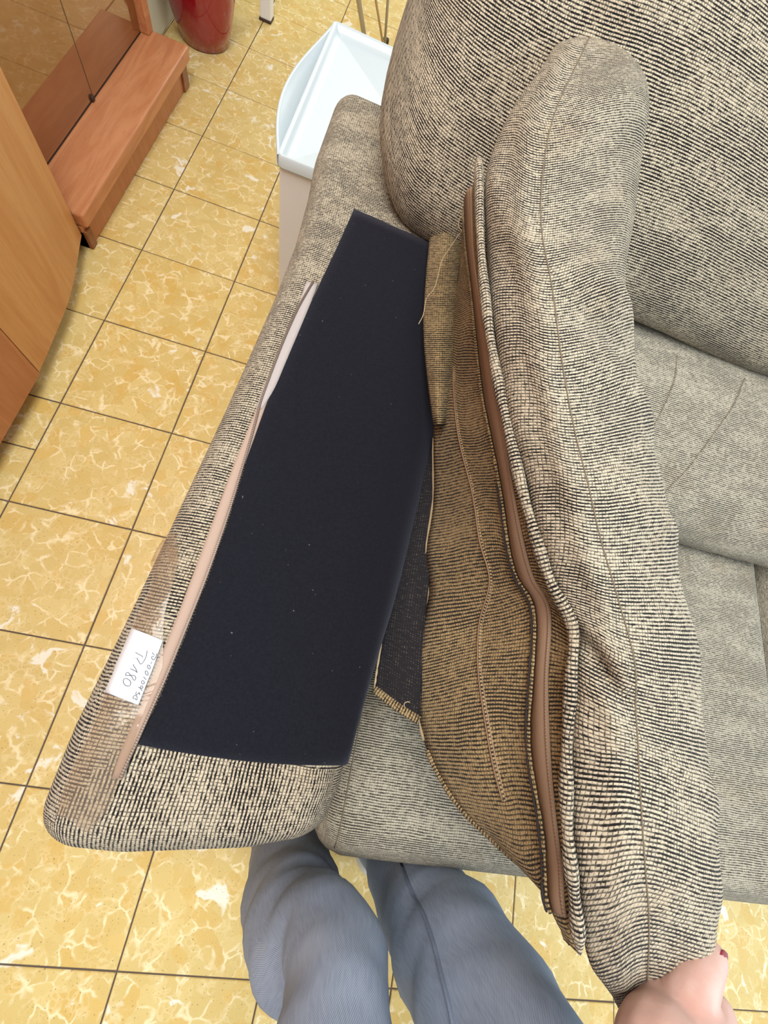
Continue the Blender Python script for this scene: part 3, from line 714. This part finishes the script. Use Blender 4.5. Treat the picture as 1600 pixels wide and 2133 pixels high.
ii = np.linspace(0, 14, G.shape[0])[:, None]; jj = np.linspace(0, 4, G.shape[1])[None]
G[..., 2] += .0045 * np.sin(ii * 1.9 + jj * 2.4) * np.clip((3.0 - jj) / 1.5, 0, 1) * np.clip(jj / .5, 0, 1)
G[..., 2] += .0035 * np.sin(ii * .9 - jj * 4.2 + 1.5) * np.clip((2.2 - jj), 0, 1) * np.clip(jj / .4, 0, 1)
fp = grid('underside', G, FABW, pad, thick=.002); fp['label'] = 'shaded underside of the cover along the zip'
nrmF = np.array((-.55, -.05, .8)); nrmF /= np.linalg.norm(nrmF)
Zt = cr(np.stack([G[:, 12], (G[:, 12] + G[:, 18]) / 2, G[:, 18]], 1)[:80], 2, 0) + nrmF * .003
zt_ = grid('zipper_tape', Zt, ZTAPE, pad, thick=.001); zt_['label'] = 'brown zip tape'
teeth('zipper_teeth', Zt[:, 1] * .3 + Zt[:, 2] * .7 + nrmF * .001, pad, .0013, ZTAPE, .0022, nrmF)
tube('zipper_coil', Zt[:, 1] * .25 + Zt[:, 2] * .75 + nrmF * .0004, .0014, ZTAPE, pad, seg=6)
tube('frayed_edge', Zt[4:, 0] - np.array((.002, 0, 0)) + nrmF * .0006, .0009 + .0007 * rng.random(len(Zt) - 4), FABW, pad, seg=6)
tube('frayed_edge', Zt[60:, 0] - np.array((.0045, 0, .0005)) + nrmF * .0001, .0005 + .0009 * rng.random(len(Zt) - 60), DARKT, pad, seg=5)
Fz = G[18:66, 6] + nrmF * .0016
tube('inner_zipper', Fz, .0028, ZTAPE, pad, seg=8, flat=.4, up=nrmF)
tube('inner_zipper', Fz + nrmF * .001, .0012, FABW, pad, seg=6, up=nrmF)
# piping: a hem of pale cover fabric folded over the edge
pp = cr(cr(Fp[:, 4:5], 6, 0)[:, 0], 2, 0); pp = pp + (np.array((0, 0, CAMZ)) - pp) * .035
tt = np.linspace(0, 1, len(pp))
rad = .0041 * np.clip(.7 + tt * 40, 0, 1) * np.clip(.35 + (1 - tt) * 25, 0, 1) * (1 + .15 * np.sin(tt * 60))
R = frame_tube(pp, rad, 12, 1.25, up=(-.3, .2, .9))
pi_ = grid('piping', R, FAB, pad, wrap=True, caps=True); pi_['label'] = 'pale folded hem beside the zip'
# hanging lining
ll = [((897, 918), (902, 915), (908, 915)), ((866, 985), (890, 985), (912, 990)), ((852, 1050), (880, 1050), (910, 1050)), ((832, 1150), (862, 1155), (900, 1160)), ((806, 1280), (842, 1285), (885, 1300)), ((788, 1380), (832, 1400), (880, 1420)), ((780, 1435), (825, 1470), (872, 1500))]
Lp = np.array([[at(x, y, .535 + .010 * k + (.004 if k == 1 else 0)) for k, (x, y) in enumerate(r)] for r in ll])
Lg = cr(cr(Lp, 6, 0), 6, 1); lo_ = grid('lining', Lg, LINING, pad, thick=.0012); lo_['label'] = 'black woven lining'
tube('lining_edge', Lg[:, 0], .0009 + .0008 * rng.random(len(Lg)), THREAD, pad, seg=6)
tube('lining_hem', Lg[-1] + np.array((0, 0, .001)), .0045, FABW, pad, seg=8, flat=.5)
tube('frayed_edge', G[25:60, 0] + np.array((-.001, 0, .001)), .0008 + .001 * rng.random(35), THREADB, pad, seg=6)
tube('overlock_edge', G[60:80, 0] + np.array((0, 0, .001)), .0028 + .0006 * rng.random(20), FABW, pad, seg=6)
# fold of cover behind the zip end
gg = [((898, 424), (935, 420), (982, 415)), ((895, 500), (932, 500), (985, 500)), ((886, 600), (925, 600), (980, 600)), ((883, 690), (918, 690), (965, 690)), ((890, 780), (915, 780), (950, 780)), ((904, 885), (915, 885), (930, 885))]
Gp = np.array([[at(x, y, z) for (x, y), z in zip(r, (.592, .612, .60))] for r in gg])
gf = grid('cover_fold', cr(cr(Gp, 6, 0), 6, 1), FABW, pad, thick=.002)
# loose threads
for pts_, z in (([(960, 483), (945, 505), (922, 540), (916, 560), (905, 600), (890, 618)], .635), ([(962, 482), (955, 470), (958, 455), (966, 448)], .67), ([(888, 620), (882, 655), (872, 675)], .62), ([(845, 1480), (842, 1466), (852, 1462), (858, 1474), (850, 1482)], .553)):
    tube('loose_thread', cr(np.array([at(x, y, z) for x, y in pts_]), 4), .0005, THREAD, pad, seg=5)

# ================================================================== person: jeans and a hand
pe = thing('person', 'person in washed blue jeans holding up the arm cushion with one hand', 'person', loc=(.18, -.35, 0))
def leg_rings(path, rad, k=6, seg=28, fold=0):
    P = cr(np.array(path, float), k); r = cr(np.array(rad, float)[:, None], k)[:, 0]
    R = frame_tube(P, r, seg, 1.05, up=(0, 1, 0)); c = P[:, None]
    i = np.linspace(0, len(path) - 1, len(P))[:, None]; a = np.linspace(0, 2 * math.pi, seg, endpoint=False)[None]
    h = .0018 * np.sin(i * 5 + 2 * a + fold) + .0014 * np.sin(i * 8 - 3 * a + fold * 2) + .001 * np.sin(i * 13 + a)
    d = R - c; return R + d / np.linalg.norm(d, axis=2, keepdims=True) * h[..., None]
LL = leg_rings([(.113, -.335, .05), (.110, -.330, .2), (.108, -.320, .33), (.112, -.300, .42), (.126, -.264, .50), (.122, -.286, .58), (.117, -.33, .69), (.12, -.41, .86)], [.064, .064, .063, .058, .045, .048, .052, .076])
RL = leg_rings([(.30, -.305, .05), (.295, -.302, .20), (.282, -.297, .36), (.280, -.290, .46), (.282, -.298, .55), (.280, -.33, .68), (.255, -.40, .86)], [.064, .063, .064, .066, .067, .070, .085], fold=2)
V = []; F = []; U = []
for R in (LL, RL):
    R2 = np.concatenate([R, R[:, :1]], 1); n, m = R2.shape[:2]; b = len(V); V += list(R2.reshape(-1, 3)); U += list(metric_uv(R2).reshape(-1, 2))
    F += [(b + i * m + j, b + i * m + j + 1, b + (i + 1) * m + j + 1, b + (i + 1) * m + j) for i in range(n - 1) for j in range(m - 1)]
hips = frame_tube([(.185, -.40, .80), (.185, -.41, .88), (.185, -.42, .97)], [.15, .165, .155], 28, .62, up=(0, 1, 0)); hips = cr(hips, 4)
R2 = np.concatenate([hips, hips[:, :1]], 1); n, m = R2.shape[:2]; b = len(V); V += list(R2.reshape(-1, 3)); U += list(metric_uv(R2).reshape(-1, 2))
F += [(b + i * m + j, b + i * m + j + 1, b + (i + 1) * m + j + 1, b + (i + 1) * m + j) for i in range(n - 1) for j in range(m - 1)]
jeans = mesh('jeans', V, F, DENIM, pe, U)
bm = bmesh.new(); bm.from_mesh(jeans.data); bmesh.ops.remove_doubles(bm, verts=bm.verts, dist=1e-6); bmesh.ops.recalc_face_normals(bm, faces=bm.faces); bm.to_mesh(jeans.data); bm.free()
jt = bvh(jeans); jq = [cast(jt, jeans, x, y, .0004) for x, y in cr(np.array([(838, 1800), (862, 1862), (885, 1905), (905, 1960), (920, 2020), (938, 2090), (950, 2150), (965, 2250)], float), 6)]
jq = [q for q in jq if q is not None]
tube('seam', jq, .0038, DENIMS, jeans, seg=8, flat=.22, up=(0, .5, .8))
for e in (-.0024, .0024): tube('stitching', np.array(jq) + np.array((e * .8, 0, .0009)), .0004, DENIM, jeans, seg=5)
for x, y in ((.113, -.30), (.30, -.29)):
    sh_ = rbox('shoe', (x - .045, y - .10, 0), (x + .045, y + .16, .075), .03, SHOE, pe, res=.015)
def capsule_chain(bm, pts, rads, seg=12):
    """one tapered limb"""
    P = cr(np.array(pts, float), 5); r = cr(np.array(rads, float)[:, None], 5)[:, 0]
    R = frame_tube(P, r, seg); n = len(P)
    vs = [[bm.verts.new(q) for q in ring] for ring in R]
    for i in range(n - 1):
        for j in range(seg): bm.faces.new((vs[i][j], vs[i][(j + 1) % seg], vs[i + 1][(j + 1) % seg], vs[i + 1][j]))
    for i, s in ((0, -1), (n - 1, 1)):
        t = P[i] - P[i - s]; t /= np.linalg.norm(t); prev = vs[i]
        for a in (30, 60):
            ring = [bm.verts.new(P[i] + (np.array(v.co) - P[i]) * math.cos(math.radians(a)) + t * r[i] * math.sin(math.radians(a))) for v in vs[i]]
            for j in range(seg): bm.faces.new((prev[j], prev[(j + 1) % seg], ring[(j + 1) % seg], ring[j]))
            prev = ring
        tip = bm.verts.new(P[i] + t * r[i])
        for j in range(seg): bm.faces.new((prev[j], prev[(j + 1) % seg], tip))
bm = bmesh.new()
W3 = at(1430, 2330, .725)
elbow = np.array((.36, -.48, .80))
capsule_chain(bm, [elbow, (elbow + W3) / 2, W3], [.040, .036, .027])
capsule_chain(bm, [W3, at(1392, 2215, .722), at(1384, 2125, .708)], [.026, .030, .0205])
capsule_chain(bm, [W3, at(1440, 2205, .718), at(1430, 2105, .706)], [.026, .030, .022])
capsule_chain(bm, [W3, at(1480, 2210, .700), at(1484, 2112, .686)], [.022, .021, .0150])
capsule_chain(bm, [at(1425, 2160, .716), at(1432, 2082, .714), at(1458, 2030, .712), at(1480, 1993, .706)], [.021, .0165, .0130, .0105])    # thumb
for mc, pip, dip, tip, r in ((at(1478, 2110, .680), at(1462, 2032, .652), at(1425, 2015, .630), at(1385, 2030, .622), .0095), (at(1450, 2120, .676), at(1430, 2045, .642), at(1395, 2040, .622), at(1355, 2060, .620), .0098),
                          (at(1415, 2130, .678), at(1400, 2070, .647), at(1365, 2070, .625), at(1330, 2090, .622), .0092), (at(1380, 2140, .680), at(1372, 2095, .652), at(1345, 2105, .632), at(1320, 2120, .630), .0082)):
    capsule_chain(bm, [mc, pip, dip, tip], [r * 1.25, r, r * .92, r * .8])
me = D.meshes.new('hand'); bm.to_mesh(me); bm.free()
hand = link('hand', me, SKIN, pe)
md = hand.modifiers.new('one surface', 'REMESH'); md.mode = 'VOXEL'; md.voxel_size = .0022; md.use_smooth_shade = True
md = hand.modifiers.new('soften', 'SMOOTH'); md.iterations = 5; md.factor = .5
ht = bvh(hand)
nl = [((1489, 1975), (1497, 1981), (1504, 1992)), ((1488, 1982), (1496, 1989), (1503, 1999)), ((1487, 1990), (1494, 1997), (1500, 2004))]
tip = at(1474, 1990, .7065); ax = at(1480, 1993, .706) - at(1458, 2030, .712); ax /= np.linalg.norm(ax)
nn = np.array((.72, -.1, .55)); nn -= ax * (nn @ ax); nn /= np.linalg.norm(nn); ww = np.cross(ax, nn)
Pn = []
for a in np.linspace(-.004, .0095, 7):
    row = []
    for q in np.linspace(-1, 1, 7):
        ang = q * .95 * math.sqrt(max(.12, 1 - max(0, (a - .004) / .0062) ** 2)); rr_ = .0092 - .0012 * max(0, a - .002) / .008
        row.append(tip + ax * a + rr_ * (math.cos(ang) * nn + math.sin(ang) * ww))
    Pn.append(row)
grid('nail', cr(cr(np.array(Pn), 2, 0), 2, 1), NAIL, hand, thick=.0012)['label'] = 'dark red painted thumbnail'
